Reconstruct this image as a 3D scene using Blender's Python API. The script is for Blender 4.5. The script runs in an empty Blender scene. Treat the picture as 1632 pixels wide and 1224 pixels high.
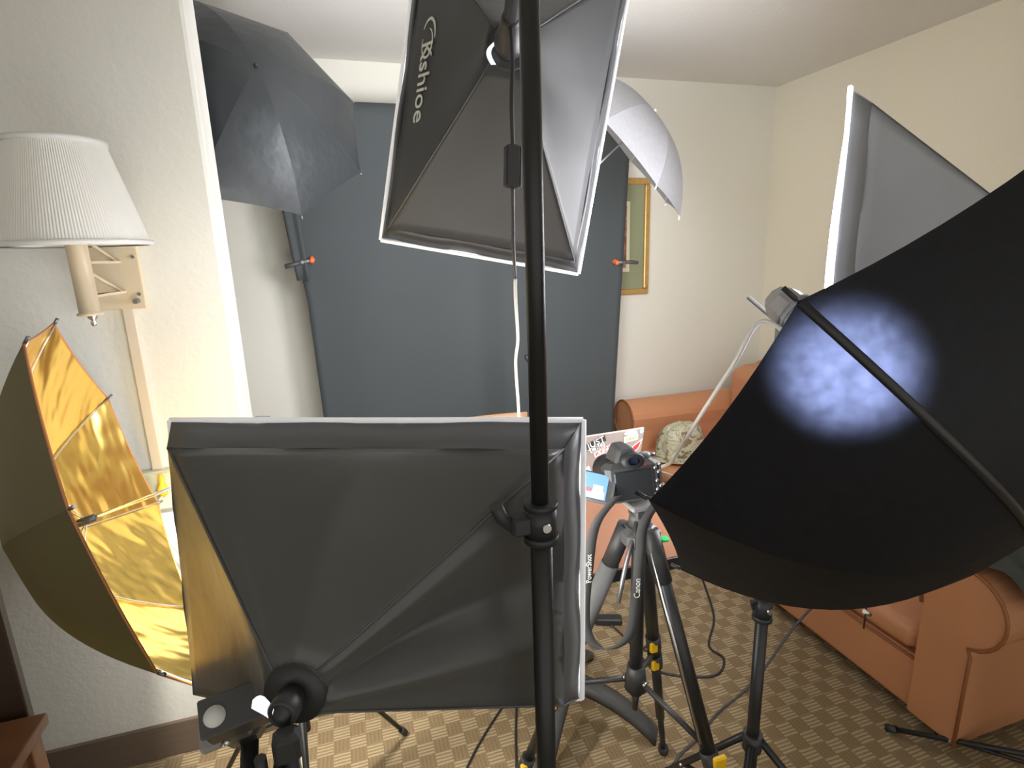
import bpy, math, random
from mathutils import Vector, Matrix

# ------------------------------------------------------------------ camera, world, exposure
scene = bpy.context.scene
COL = scene.collection
random.seed(4)
cam_d = bpy.data.cameras.new('camera'); cam = bpy.data.objects.new('camera', cam_d); COL.objects.link(cam)
cam_d.sensor_width = 36.0; cam_d.lens = 36.0 * 894.8 / 1632.0; cam_d.clip_start = 0.02; cam_d.clip_end = 50
_r = Vector((0.9546, -0.2963, -0.0325)); _d = Vector((-0.0979, -0.2089, -0.9730)); _f = Vector((0.2815, 0.9320, -0.2284))
cam.matrix_world = Matrix(((_r.x, -_d.x, -_f.x, 0), (_r.y, -_d.y, -_f.y, 0), (_r.z, -_d.z, -_f.z, 1.5), (0, 0, 0, 1)))
scene.camera = cam
world = bpy.data.worlds.new('world'); scene.world = world; world.use_nodes = True
bg = world.node_tree.nodes['Background']; bg.inputs[0].default_value = (1.0, 0.975, 0.91, 1); bg.inputs[1].default_value = 0.40
vs = scene.view_settings
vs.view_transform = 'Standard'; vs.look = 'None'; vs.exposure = 1.1; vs.gamma = 1.0; vs.use_curve_mapping = False
DIFFUSER_A, DIFFUSER_B, DIFFUSER_D = 6.2, 4.0, 13.5

# ------------------------------------------------------------------ materials
def mat(name, col, rough=0.5, metal=0.0, bump=0.0, bscale=40.0, var=0.0, vscale=8.0, coat=0.0, emit=None, estr=0.0, stretch=None, bdist=0.01, spec=0.5, detail=3.0):
    m = bpy.data.materials.new(name); m.use_nodes = True
    nt = m.node_tree; N = nt.nodes; L = nt.links; p = N['Principled BSDF']
    p.inputs['Base Color'].default_value = (*col, 1); p.inputs['Roughness'].default_value = rough; p.inputs['Metallic'].default_value = metal
    p.inputs['Specular IOR Level'].default_value = spec
    if coat: p.inputs['Coat Weight'].default_value = coat
    if emit: p.inputs['Emission Color'].default_value = (*emit, 1); p.inputs['Emission Strength'].default_value = estr
    if bump or var:
        tc = N.new('ShaderNodeTexCoord'); mp = N.new('ShaderNodeMapping'); L.new(tc.outputs['Object'], mp.inputs[0])
        if stretch: mp.inputs['Scale'].default_value = stretch
    if bump:
        n = N.new('ShaderNodeTexNoise'); n.inputs['Scale'].default_value = bscale; n.inputs['Detail'].default_value = detail; L.new(mp.outputs[0], n.inputs[0])
        b = N.new('ShaderNodeBump'); b.inputs['Strength'].default_value = bump; b.inputs['Distance'].default_value = bdist
        L.new(n.outputs[0], b.inputs['Height']); L.new(b.outputs[0], p.inputs['Normal'])
    if var:
        n2 = N.new('ShaderNodeTexNoise'); n2.inputs['Scale'].default_value = vscale; n2.inputs['Detail'].default_value = 4; L.new(mp.outputs[0], n2.inputs[0])
        mx = N.new('ShaderNodeMix'); mx.data_type = 'RGBA'
        mx.inputs[6].default_value = (*[c * (1 - var) for c in col], 1); mx.inputs[7].default_value = (*[min(1, c * (1 + var)) for c in col], 1)
        L.new(n2.outputs[0], mx.inputs[0]); L.new(mx.outputs[2], p.inputs['Base Color'])
    return m

def fabric_trans(name, col, tcol, t, rough=0.5, bump=0.2, bscale=6.0):
    """cloth that lets a little light through"""
    m = mat(name, col, rough, bump=bump, bscale=bscale, bdist=0.02, spec=0.3)
    nt = m.node_tree; N = nt.nodes; L = nt.links; p = N['Principled BSDF']; out = N['Material Output']
    tr = N.new('ShaderNodeBsdfTranslucent'); tr.inputs[0].default_value = (*tcol, 1)
    n = N.new('ShaderNodeTexNoise'); n.inputs['Scale'].default_value = 70; n.inputs['Detail'].default_value = 8
    tc = N.new('ShaderNodeTexCoord'); L.new(tc.outputs['Object'], n.inputs[0])
    mx = N.new('ShaderNodeMix'); mx.data_type = 'RGBA'; mx.inputs[6].default_value = (*[c * 0.45 for c in tcol], 1); mx.inputs[7].default_value = (*tcol, 1)
    L.new(n.outputs[0], mx.inputs[0]); L.new(mx.outputs[2], tr.inputs[0])
    ms = N.new('ShaderNodeMixShader'); ms.inputs[0].default_value = t
    L.new(p.outputs[0], ms.inputs[1]); L.new(tr.outputs[0], ms.inputs[2]); L.new(ms.outputs[0], out.inputs[0])
    return m

def carpet_mat():
    m = bpy.data.materials.new('carpet'); m.use_nodes = True; nt = m.node_tree; N = nt.nodes; L = nt.links; p = N['Principled BSDF']
    p.inputs['Roughness'].default_value = 0.95; p.inputs['Specular IOR Level'].default_value = 0.1
    tc = N.new('ShaderNodeTexCoord'); mp = N.new('ShaderNodeMapping'); L.new(tc.outputs['Object'], mp.inputs[0])
    mp.inputs['Rotation'].default_value = (0, 0, math.radians(0))
    ck = N.new('ShaderNodeTexChecker'); ck.inputs['Scale'].default_value = 1 / 0.05; L.new(mp.outputs[0], ck.inputs[0])
    ck.inputs[1].default_value = (1, 1, 1, 1); ck.inputs[2].default_value = (0, 0, 0, 1)
    wv = N.new('ShaderNodeTexWave'); wv.wave_type = 'BANDS'; wv.bands_direction = 'Y'; wv.inputs['Scale'].default_value = 26; wv.inputs['Distortion'].default_value = 1.2; wv.inputs['Detail'].default_value = 2
    L.new(mp.outputs[0], wv.inputs[0])
    wv2 = N.new('ShaderNodeTexWave'); wv2.wave_type = 'BANDS'; wv2.bands_direction = 'X'; wv2.inputs['Scale'].default_value = 26; wv2.inputs['Distortion'].default_value = 1.2
    L.new(mp.outputs[0], wv2.inputs[0])
    r1 = N.new('ShaderNodeMix'); r1.data_type = 'RGBA'; r1.inputs[6].default_value = (0.33, 0.245, 0.142, 1); r1.inputs[7].default_value = (0.62, 0.49, 0.30, 1); L.new(wv.outputs[0], r1.inputs[0])
    r2 = N.new('ShaderNodeMix'); r2.data_type = 'RGBA'; r2.inputs[6].default_value = (0.31, 0.222, 0.125, 1); r2.inputs[7].default_value = (0.375, 0.272, 0.155, 1); L.new(wv2.outputs[0], r2.inputs[0])
    mx = N.new('ShaderNodeMix'); mx.data_type = 'RGBA'; L.new(ck.outputs[1], mx.inputs[0]); L.new(r2.outputs[2], mx.inputs[6]); L.new(r1.outputs[2], mx.inputs[7])
    nz = N.new('ShaderNodeTexNoise'); nz.inputs['Scale'].default_value = 300; L.new(mp.outputs[0], nz.inputs[0])
    mul = N.new('ShaderNodeMix'); mul.data_type = 'RGBA'; mul.blend_type = 'MULTIPLY'; mul.inputs[0].default_value = 0.5
    L.new(mx.outputs[2], mul.inputs[6]); L.new(nz.outputs[0], mul.inputs[7]); L.new(mul.outputs[2], p.inputs['Base Color'])
    b = N.new('ShaderNodeBump'); b.inputs['Strength'].default_value = 0.5; b.inputs['Distance'].default_value = 0.004; L.new(nz.outputs[0], b.inputs['Height']); L.new(b.outputs[0], p.inputs['Normal'])
    return m

def wood_mat(name, c1, c2, rough=0.35, stretch=(2, 30, 30)):
    m = bpy.data.materials.new(name); m.use_nodes = True; nt = m.node_tree; N = nt.nodes; L = nt.links; p = N['Principled BSDF']
    p.inputs['Roughness'].default_value = rough
    tc = N.new('ShaderNodeTexCoord'); mp = N.new('ShaderNodeMapping'); mp.inputs['Scale'].default_value = stretch; L.new(tc.outputs['Object'], mp.inputs[0])
    n = N.new('ShaderNodeTexNoise'); n.inputs['Scale'].default_value = 1.6; n.inputs['Detail'].default_value = 6; L.new(mp.outputs[0], n.inputs[0])
    mx = N.new('ShaderNodeMix'); mx.data_type = 'RGBA'; mx.inputs[6].default_value = (*c1, 1); mx.inputs[7].default_value = (*c2, 1)
    L.new(n.outputs[0], mx.inputs[0]); L.new(mx.outputs[2], p.inputs['Base Color'])
    return m

def camo_mat():
    m = bpy.data.materials.new('camouflage_cloth'); m.use_nodes = True; nt = m.node_tree; N = nt.nodes; L = nt.links; p = N['Principled BSDF']
    p.inputs['Roughness'].default_value = 0.9
    tc = N.new('ShaderNodeTexCoord'); n = N.new('ShaderNodeTexNoise'); n.inputs['Scale'].default_value = 17; n.inputs['Detail'].default_value = 3; n.inputs['Distortion'].default_value = 1.2
    L.new(tc.outputs['Object'], n.inputs[0])
    cr = N.new('ShaderNodeValToRGB'); cr.color_ramp.interpolation = 'CONSTANT'; e = cr.color_ramp.elements
    e[0].position = 0; e[0].color = (0.20, 0.15, 0.09, 1); e[1].position = 0.42; e[1].color = (0.46, 0.42, 0.28, 1)
    for pos, c in ((0.5, (0.55, 0.51, 0.37)), (0.56, (0.36, 0.36, 0.22)), (0.63, (0.62, 0.58, 0.45))):
        q = e.new(pos); q.color = (*c, 1)
    L.new(n.outputs[0], cr.inputs[0]); L.new(cr.outputs[0], p.inputs['Base Color'])
    return m

def art_mat():
    m = bpy.data.materials.new('art_print'); m.use_nodes = True; nt = m.node_tree; N = nt.nodes; L = nt.links; p = N['Principled BSDF']
    tc = N.new('ShaderNodeTexCoord'); n = N.new('ShaderNodeTexNoise'); n.inputs['Scale'].default_value = 14; n.inputs['Detail'].default_value = 4; L.new(tc.outputs['Object'], n.inputs[0])
    cr = N.new('ShaderNodeValToRGB'); e = cr.color_ramp.elements; e[0].position = 0.35; e[0].color = (0.07, 0.05, 0.04, 1); e[1].position = 0.7; e[1].color = (0.55, 0.42, 0.26, 1)
    q = e.new(0.52); q.color = (0.28, 0.10, 0.05, 1)
    L.new(n.outputs[0], cr.inputs[0]); L.new(cr.outputs[0], p.inputs['Base Color'])
    return m

M = dict(
    wall=mat('wall_paint', (0.75, 0.745, 0.69), 0.75, bump=0.22, bscale=55, bdist=0.006),
    wall_tan=mat('wall_paint_tan', (0.87, 0.825, 0.69), 0.75, bump=0.15, bscale=55, bdist=0.005),
    wall_pale=mat('wall_paint_pale', (0.765, 0.75, 0.665), 0.75, bump=0.15, bscale=55, bdist=0.005),
    ceil=mat('ceiling_paint', (0.74, 0.73, 0.69), 0.85, bump=0.25, bscale=70, bdist=0.005),
    base=wood_mat('carpet_base', (0.12, 0.085, 0.06), (0.17, 0.125, 0.09), 0.9, (4, 60, 60)),
    carpet=carpet_mat(),
    backdrop=mat('backdrop_cloth', (0.064, 0.074, 0.078), 0.85, bump=0.15, bscale=3, bdist=0.02, var=0.08, vscale=3),  # black cloth greyed, veiling lens haze is put into its colour
    nylon=mat('softbox_nylon', (0.040, 0.042, 0.044), 0.55, bump=0.25, bscale=5, bdist=0.02, var=0.10, vscale=5),  # fabric grey also carries the veiling glare around the bright softbox
    nylon_dark=mat('softbox_nylon_dark', (0.086, 0.088, 0.085), 0.33, bump=0.3, bscale=6, bdist=0.02, var=0.15, vscale=5),
    nylon_grey=mat('softbox_nylon_grey', (0.34, 0.35, 0.365), 0.38, bump=0.5, bscale=7, bdist=0.02, var=0.12, vscale=6),
    rim=mat('softbox_rim', (0.13, 0.133, 0.14), 0.6),
    rim_dark=mat('softbox_rim_dark', (0.025, 0.027, 0.03), 0.5),
    piping=mat('softbox_piping', (0.10, 0.10, 0.10), 0.5),
    lining=mat('silver_lining', (0.85, 0.86, 0.88), 0.35, 0.7, bump=0.2, bscale=20),
    umb_black=mat('umbrella_black', (0.024, 0.028, 0.031), 0.36, bump=0.35, bscale=9, bdist=0.015),
    umb_gold_back=mat('umbrella_black_gold_glow', (0.105, 0.096, 0.045), 0.45, bump=0.15, bscale=5, bdist=0.02),  # black cloth, olive tint stands in for gold light glowing through
    umb_c=fabric_trans('umbrella_deep_black', (0.0035, 0.0036, 0.0038), (0.55, 0.62, 0.9), 0.05, 0.6),
    lining_c=fabric_trans('umbrella_silver_lining', (0.20, 0.20, 0.21), (0.8, 0.85, 1.0), 0.30, 0.35),
    umb_white=fabric_trans('umbrella_white', (0.44, 0.44, 0.46), (0.55, 0.56, 0.60), 0.40, 0.6),
    gold=mat('gold_foil', (1.0, 0.71, 0.20), 0.24, 1.0, bump=0.5, bscale=7.5, bdist=0.03, stretch=(1, 1.6, 0.7), detail=2.0),
    gold_edge=mat('gold_edge', (0.55, 0.22, 0.08), 0.5),
    metal=mat('brushed_metal', (0.72, 0.72, 0.74), 0.28, 1.0),
    metal_dark=mat('dark_metal', (0.25, 0.25, 0.26), 0.35, 0.8),
    black=mat('black_paint', (0.017, 0.018, 0.019), 0.38),
    black_soft=mat('black_plastic', (0.03, 0.031, 0.033), 0.45),
    black_grey=mat('grey_black_plastic', (0.075, 0.077, 0.08), 0.45),
    grey_plastic=mat('grey_plastic', (0.30, 0.30, 0.30), 0.45),
    grey_foam=mat('grey_foam', (0.14, 0.14, 0.14), 0.85, bump=0.3, bscale=300, bdist=0.002),
    white=mat('white_plastic', (0.80, 0.80, 0.78), 0.4),
    cord_white=mat('cord_white', (0.62, 0.61, 0.57), 0.45),
    cord_beige=mat('cord_beige', (0.62, 0.54, 0.38), 0.5),
    yellow=mat('yellow_plastic', (0.85, 0.50, 0.01), 0.4),
    orange=mat('orange_rubber', (0.95, 0.20, 0.06), 0.5),
    leather=mat('leather', (0.56, 0.255, 0.125), 0.48, bump=0.25, bscale=120, bdist=0.003, var=0.10, vscale=4),
    leather_dark=mat('leather_piping_and_crease_shade', (0.30, 0.11, 0.04), 0.5),
    sofa_foot=mat('sofa_foot', (0.03, 0.02, 0.015), 0.5),
    table_top=wood_mat('table_laminate', (0.25, 0.115, 0.065), (0.29, 0.135, 0.075), 0.3, (1, 8, 8)),
    wood=wood_mat('brown_wood', (0.13, 0.055, 0.025), (0.23, 0.10, 0.045), 0.4),
    wood_dark=wood_mat('dark_wood', (0.030, 0.016, 0.010), (0.055, 0.030, 0.018), 0.45),
    wood_chair=wood_mat('chair_wood', (0.30, 0.17, 0.09), (0.40, 0.24, 0.14), 0.4),
    shade=mat('shade_cloth', (0.86, 0.85, 0.80), 0.8, bump=0.1, bscale=200, bdist=0.002),
    shade_rim=mat('shade_rim', (0.84, 0.84, 0.82), 0.6),
    lamp_paint=mat('lamp_enamel', (0.66, 0.56, 0.40), 0.35),
    raceway=mat('raceway_plastic', (0.66, 0.585, 0.47), 0.45),
    outlet=mat('outlet_cream', (0.66, 0.65, 0.46), 0.45),
    gold_frame=mat('gilt_frame', (0.62, 0.38, 0.13), 0.35, 0.5, var=0.2, vscale=30),
    mat_green=mat('mat_green', (0.27, 0.285, 0.17), 0.8),
    mat_cream=mat('mat_cream', (0.72, 0.68, 0.48), 0.8),
    art=art_mat(), camo=camo_mat(),
    laptop=mat('laptop_aluminium', (0.31, 0.275, 0.255), 0.45, 0.2, var=0.08),
    st_black=mat('sticker_black', (0.03, 0.03, 0.03), 0.5), st_white=mat('sticker_white', (0.85, 0.85, 0.83), 0.5),
    st_red=mat('sticker_red', (0.55, 0.04, 0.04), 0.5), st_cream=mat('sticker_cream', (0.78, 0.76, 0.58), 0.5), st_blue=mat('sticker_blue', (0.35, 0.6, 0.8), 0.5),
    st_olive=mat('sticker_lettering', (0.30, 0.34, 0.12), 0.5),
    logo=mat('logo_print', (0.62, 0.64, 0.60), 0.5),
    screen_off=mat('screen_off', (0.035, 0.038, 0.042), 0.2),
    screen_blue=mat('screen_blue', (0.1, 0.2, 0.4), 0.3, emit=(0.16, 0.33, 0.72), estr=0.5),
    screen_white=mat('screen_white', (0.7, 0.6, 0.8), 0.3, emit=(0.85, 0.75, 0.95), estr=0.5),
    screen_red=mat('screen_red', (0.3, 0.1, 0.1), 0.3, emit=(0.32, 0.12, 0.16), estr=0.6),
    glass=mat('eyepiece_glass', (0.04, 0.05, 0.09), 0.05),
    green=mat('green_bubble', (0.05, 0.75, 0.2), 0.3),
    strap=mat('strap_webbing', (0.06, 0.06, 0.06), 0.8),
    cloth_green=mat('grey_green_cloth', (0.06, 0.066, 0.055), 0.9, bump=0.6, bscale=25, bdist=0.02),
    bulb=mat('bulb_and_leak_glow', (0.9, 0.93, 1.0), 0.4, emit=(0.74, 0.82, 1.0), estr=0.45),  # real bulbs, and the painted light leak at the softbox apexes
)
def add_translucent(m, col, t):
    N = m.node_tree.nodes; L = m.node_tree.links; out = N['Material Output']; p = N['Principled BSDF']
    tr = N.new('ShaderNodeBsdfTranslucent'); tr.inputs[0].default_value = (*col, 1); ms = N.new('ShaderNodeMixShader'); ms.inputs[0].default_value = t
    L.new(p.outputs[0], ms.inputs[1]); L.new(tr.outputs[0], ms.inputs[2]); L.new(ms.outputs[0], out.inputs[0])
add_translucent(M['gold'], (1.0, .8, .3), 0.12); add_translucent(M['umb_gold_back'], (.9, .8, .35), 0.12)
for _n, _w in (('nylon_dark', .12),):
    _p = M[_n].node_tree.nodes['Principled BSDF']; _p.inputs['Sheen Weight'].default_value = _w; _p.inputs['Sheen Roughness'].default_value = .35; _p.inputs['Sheen Tint'].default_value = (.9, .95, 1, 1)
def emission(name, col, s):
    m = bpy.data.materials.new(name); m.use_nodes = True; N = m.node_tree.nodes; L = m.node_tree.links
    e = N.new('ShaderNodeEmission'); e.inputs[0].default_value = (*col, 1); e.inputs[1].default_value = s
    L.new(e.outputs[0], N['Material Output'].inputs[0]); return m
M['diff_a'] = emission('diffuser_glow', (0.95, 0.97, 1.0), DIFFUSER_A)
M['diff_b'] = emission('diffuser_glow_warm', (1.0, 0.985, 0.95), DIFFUSER_B)
M['diff_d'] = emission('diffuser_glow_cool', (0.97, 0.96, 1.0), DIFFUSER_D)
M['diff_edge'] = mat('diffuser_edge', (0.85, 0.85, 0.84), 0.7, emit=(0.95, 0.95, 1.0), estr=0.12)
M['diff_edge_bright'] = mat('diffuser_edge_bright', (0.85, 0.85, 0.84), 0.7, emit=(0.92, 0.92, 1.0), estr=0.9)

# ------------------------------------------------------------------ mesh builder
V = Vector
class MB:
    def __init__(s): s.v = []; s.f = []; s.sm = []
    def add(s, vs_, fs, smooth=False):
        o = len(s.v); s.v += [V(a) for a in vs_]; s.f += [tuple(i + o for i in f) for f in fs]; s.sm += [smooth] * len(fs); return s
    def box(s, a, b, mtx=None, bev=0.0):
        x0, y0, z0 = a; x1, y1, z1 = b
        if bev <= 0:
            vs_ = [V(p) for p in ((x0, y0, z0), (x1, y0, z0), (x1, y1, z0), (x0, y1, z0), (x0, y0, z1), (x1, y0, z1), (x1, y1, z1), (x0, y1, z1))]
            fs = [(3, 2, 1, 0), (4, 5, 6, 7), (0, 1, 5, 4), (1, 2, 6, 5), (2, 3, 7, 6), (3, 0, 4, 7)]
        else:
            vs_ = []; e = bev
            for (lx, hx, ly, hy, z) in ((x0 + e, x1 - e, y0 + e, y1 - e, z0), (x0, x1, y0, y1, z0 + e), (x0, x1, y0, y1, z1 - e), (x0 + e, x1 - e, y0 + e, y1 - e, z1)):
                c = min(e, (hx - lx) / 3, (hy - ly) / 3)
                vs_ += [V(p) for p in ((lx + c, ly, z), (hx - c, ly, z), (hx, ly + c, z), (hx, hy - c, z), (hx - c, hy, z), (lx + c, hy, z), (lx, hy - c, z), (lx, ly + c, z))]
            fs = [tuple(range(7, -1, -1)), tuple(range(24, 32))]
            for k in range(3):
                for i in range(8): fs.append((k * 8 + i, k * 8 + (i + 1) % 8, k * 8 + 8 + (i + 1) % 8, k * 8 + 8 + i))
        if mtx is not None: vs_ = [mtx @ p for p in vs_]
        return s.add(vs_, fs)
    def tube(s, pts, r, n=10, cap=True, smooth=True, rs=None):
        pts = [V(p) for p in pts]; rings = []; up = None
        for i, p in enumerate(pts):
            t = (pts[min(i + 1, len(pts) - 1)] - pts[max(i - 1, 0)])
            if t.length < 1e-9: t = V((0, 0, 1))
            t.normalize()
            if up is None: up = t.orthogonal().normalized()
            up = (up - t * up.dot(t));
            if up.length < 1e-6: up = t.orthogonal()
            up.normalize(); w = t.cross(up); rr = rs[i] if rs else r
            rings.append([p + (up * math.cos(2 * math.pi * k / n) + w * math.sin(2 * math.pi * k / n)) * rr for k in range(n)])
        vs_ = [q for g in rings for q in g]; fs = []
        for i in range(len(pts) - 1):
            for k in range(n): fs.append((i * n + k, i * n + (k + 1) % n, (i + 1) * n + (k + 1) % n, (i + 1) * n + k))
        s.add(vs_, fs, smooth)
        if cap:
            o = len(s.v) - len(vs_)
            s.f += [tuple(o + k for k in range(n - 1, -1, -1)), tuple(o + (len(pts) - 1) * n + k for k in range(n))]; s.sm += [False, False]
        return s
    def cyl(s, a, b, r, r2=None, n=16): return s.tube([a, b], r, n, rs=[r, r if r2 is None else r2])
    def lathe(s, prof, mtx, n=24, smooth=True, cap=False):
        vs_ = []; fs = []
        for (r, z) in prof:
            for k in range(n): vs_.append(mtx @ V((r * math.cos(2 * math.pi * k / n), r * math.sin(2 * math.pi * k / n), z)))
        for i in range(len(prof) - 1):
            for k in range(n): fs.append((i * n + k, i * n + (k + 1) % n, (i + 1) * n + (k + 1) % n, (i + 1) * n + k))
        if cap: fs += [tuple(range(n - 1, -1, -1)), tuple((len(prof) - 1) * n + k for k in range(n))]
        return s.add(vs_, fs, smooth)
    def grid(s, fn, nu, nv, smooth=True):
        vs_ = [fn(i / nu, j / nv) for j in range(nv + 1) for i in range(nu + 1)]
        fs = [(j * (nu + 1) + i, j * (nu + 1) + i + 1, (j + 1) * (nu + 1) + i + 1, (j + 1) * (nu + 1) + i) for j in range(nv) for i in range(nu)]
        return s.add(vs_, fs, smooth)
    def slab(s, fn, nu, nv, thick, nrm, smooth=True):
        """a sheet with thickness; nrm(i,j) gives the offset direction"""
        a = [fn(i / nu, j / nv) for j in range(nv + 1) for i in range(nu + 1)]
        b = [fn(i / nu, j / nv) + nrm(i / nu, j / nv) * thick for j in range(nv + 1) for i in range(nu + 1)]
        W = nu + 1; n = len(a); fs = []
        for j in range(nv):
            for i in range(nu):
                q = (j * W + i, j * W + i + 1, (j + 1) * W + i + 1, (j + 1) * W + i); fs.append(q[::-1]); fs.append(tuple(n + k for k in q))
        ring = [i for i in range(nu)] + [j * W + nu for j in range(nv)] + [nv * W + i for i in range(nu, 0, -1)] + [j * W for j in range(nv, 0, -1)]
        for k in range(len(ring)): p, q = ring[k], ring[(k + 1) % len(ring)]; fs.append((p, q, q + n, p + n))
        return s.add(a + b, fs, smooth)
    def prism(s, poly, off, smooth=False):
        """closed polygon extruded by vector off"""
        a = [V(p) for p in poly]; n = len(a); off = V(off)
        fs = [tuple(range(n - 1, -1, -1)), tuple(range(n, 2 * n))] + [(i, (i + 1) % n, n + (i + 1) % n, n + i) for i in range(n)]
        return s.add(a + [p + off for p in a], fs, smooth)
    def xf(s, m): s.v = [m @ p for p in s.v]; return s

def link(name, mb, m, loc=V((0, 0, 0)), parent=None, bevel=0.0, subsurf=0):
    me = bpy.data.meshes.new(name); me.from_pydata([tuple(p - loc) for p in mb.v], [], mb.f); me.update()
    for pl, sm in zip(me.polygons, mb.sm): pl.use_smooth = sm
    me.materials.append(m); o = bpy.data.objects.new(name, me); COL.objects.link(o)
    if parent is not None: o.parent = parent
    else: o.location = loc
    if bevel:
        b = o.modifiers.new('bevel', 'BEVEL'); b.width = bevel; b.segments = 2; b.limit_method = 'ANGLE'; b.angle_limit = math.radians(40)
    if subsurf:
        b = o.modifiers.new('subsurf', 'SUBSURF'); b.levels = subsurf; b.render_levels = subsurf
    return o

class Thing:
    def __init__(s, name, label, cat, loc, group=None):
        s.loc = V(loc); o = bpy.data.objects.new(name, None); o.empty_display_size = 0.1; o.location = loc; COL.objects.link(o)
        o['label'] = label; o['category'] = cat
        if group: o['group'] = group
        s.o = o
    def part(s, name, mb, m, parent=None, bevel=0.0, subsurf=0, label=None):
        o = link(name, mb, m, s.loc, parent or s.o, bevel, subsurf)
        if label: o['label'] = label
        return o
    def light(s, name, pos, watts, col=(1, 1, 1), r=0.03, spot=None, aim=None):
        d = bpy.data.lights.new(name, 'SPOT' if spot else 'POINT'); d.energy = watts; d.color = col; d.shadow_soft_size = r
        if spot: d.spot_size = math.radians(spot); d.spot_blend = 1.0
        o = bpy.data.objects.new(name, d); COL.objects.link(o); o.parent = s.o; o.location = V(pos) - s.loc
        if aim is not None: o.rotation_euler = (V(aim) - V(pos)).to_track_quat('-Z', 'Y').to_euler()
        return o

def single(name, mb, m, label, cat, loc, group=None, bevel=0.0, subsurf=0):
    o = link(name, mb, m, V(loc), None, bevel, subsurf); o['label'] = label; o['category'] = cat
    if group: o['group'] = group
    return o
def struct(name, mb, m, bevel=0.0):
    o = link(name, mb, m, V((0, 0, 0)), None, bevel); o['kind'] = 'structure'; return o

def frame(o, x, y, z):
    o, x, y, z = V(o), V(x), V(y), V(z)
    return Matrix(((x.x, y.x, z.x, o.x), (x.y, y.y, z.y, o.y), (x.z, y.z, z.z, o.z), (0, 0, 0, 1)))
def axis_frame(o, z):
    z = V(z).normalized(); x = z.orthogonal().normalized(); return frame(o, x, z.cross(x), z)
def smooth_path(pts, n=8):
    pts = [V(p) for p in pts]; out = []
    for i in range(len(pts) - 1):
        p0 = pts[max(i - 1, 0)]; p1 = pts[i]; p2 = pts[i + 1]; p3 = pts[min(i + 2, len(pts) - 1)]
        for k in range(n):
            t = k / n
            out.append(0.5 * ((2 * p1) + (p2 - p0) * t + (2 * p0 - 5 * p1 + 4 * p2 - p3) * t * t + (3 * p1 - p0 - 3 * p2 + p3) * t ** 3))
    return out + [pts[-1]]

def text_mb(body, size, o, xd, yd, extrude=0.0006, squeeze=1.0, shear=0.0):
    c = bpy.data.curves.new('lettering', 'FONT'); c.body = body; c.size = size; c.extrude = extrude; c.align_x = 'CENTER'; c.align_y = 'CENTER'; c.resolution_u = 3; c.shear = shear
    t = bpy.data.objects.new('lettering', c); COL.objects.link(t)
    dg = bpy.context.evaluated_depsgraph_get(); dg.update()
    me = bpy.data.meshes.new_from_object(t.evaluated_get(dg))
    xd = V(xd).normalized(); yd = (V(yd) - xd * V(yd).dot(xd)).normalized(); zd = xd.cross(yd)
    m = frame(o, xd * squeeze, yd, zd); b = MB(); b.add([m @ v.co for v in me.vertices], [tuple(p.vertices) for p in me.polygons])
    bpy.data.objects.remove(t); bpy.data.curves.remove(c); bpy.data.meshes.remove(me)
    return b

# ------------------------------------------------------------------ the room
YB, XR, ZC, YW = 3.13, 2.72, 2.44, 1.72
XL, YN = -2.2, -1.6
struct('floor', MB().box((XL - .1, YN, -0.06), (XR + .1, YB + .1, 0)), M['carpet'])
struct('ceiling', MB().box((XL - .1, YN, ZC), (XR + .1, YB + .1, ZC + 0.08)), M['ceil'])
struct('wall_back', MB().box((XL - .1, YB, 0), (XR + .1, YB + 0.1, ZC)), M['wall_pale'])
struct('wall_right', MB().box((XR, YN, 0), (XR + 0.1, YB, ZC)), M['wall_tan'])
struct('wall_alcove', MB().box((XL - .1, YN, 0), (XL, YB, ZC)), M['wall'])
struct('wall_left', MB().box((XL, YW, 0), (-0.289, YW + 0.14, ZC)), M['wall'], bevel=0.012)
struct('baseboard_left', MB().box((XL, YW - 0.012, 0), (-0.277, YW, 0.118)).box((-0.289, YW - .012, 0), (-0.277, YW + 0.15, 0.118)), M['base'], bevel=0.003)
struct('baseboard_back', MB().box((XL, YB - 0.012, 0), (XR, YB, 0.118)), M['base'], bevel=0.003)
struct('baseboard_right', MB().box((XR - 0.012, YN, 0), (XR, YB - .012, 0.118)), M['base'], bevel=0.003)

# ------------------------------------------------------------------ softboxes
def rot_zyx(a, b, g):
    return Matrix.Rotation(a, 4, 'Z') @ Matrix.Rotation(b, 4, 'Y') @ Matrix.Rotation(g, 4, 'X')

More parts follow.
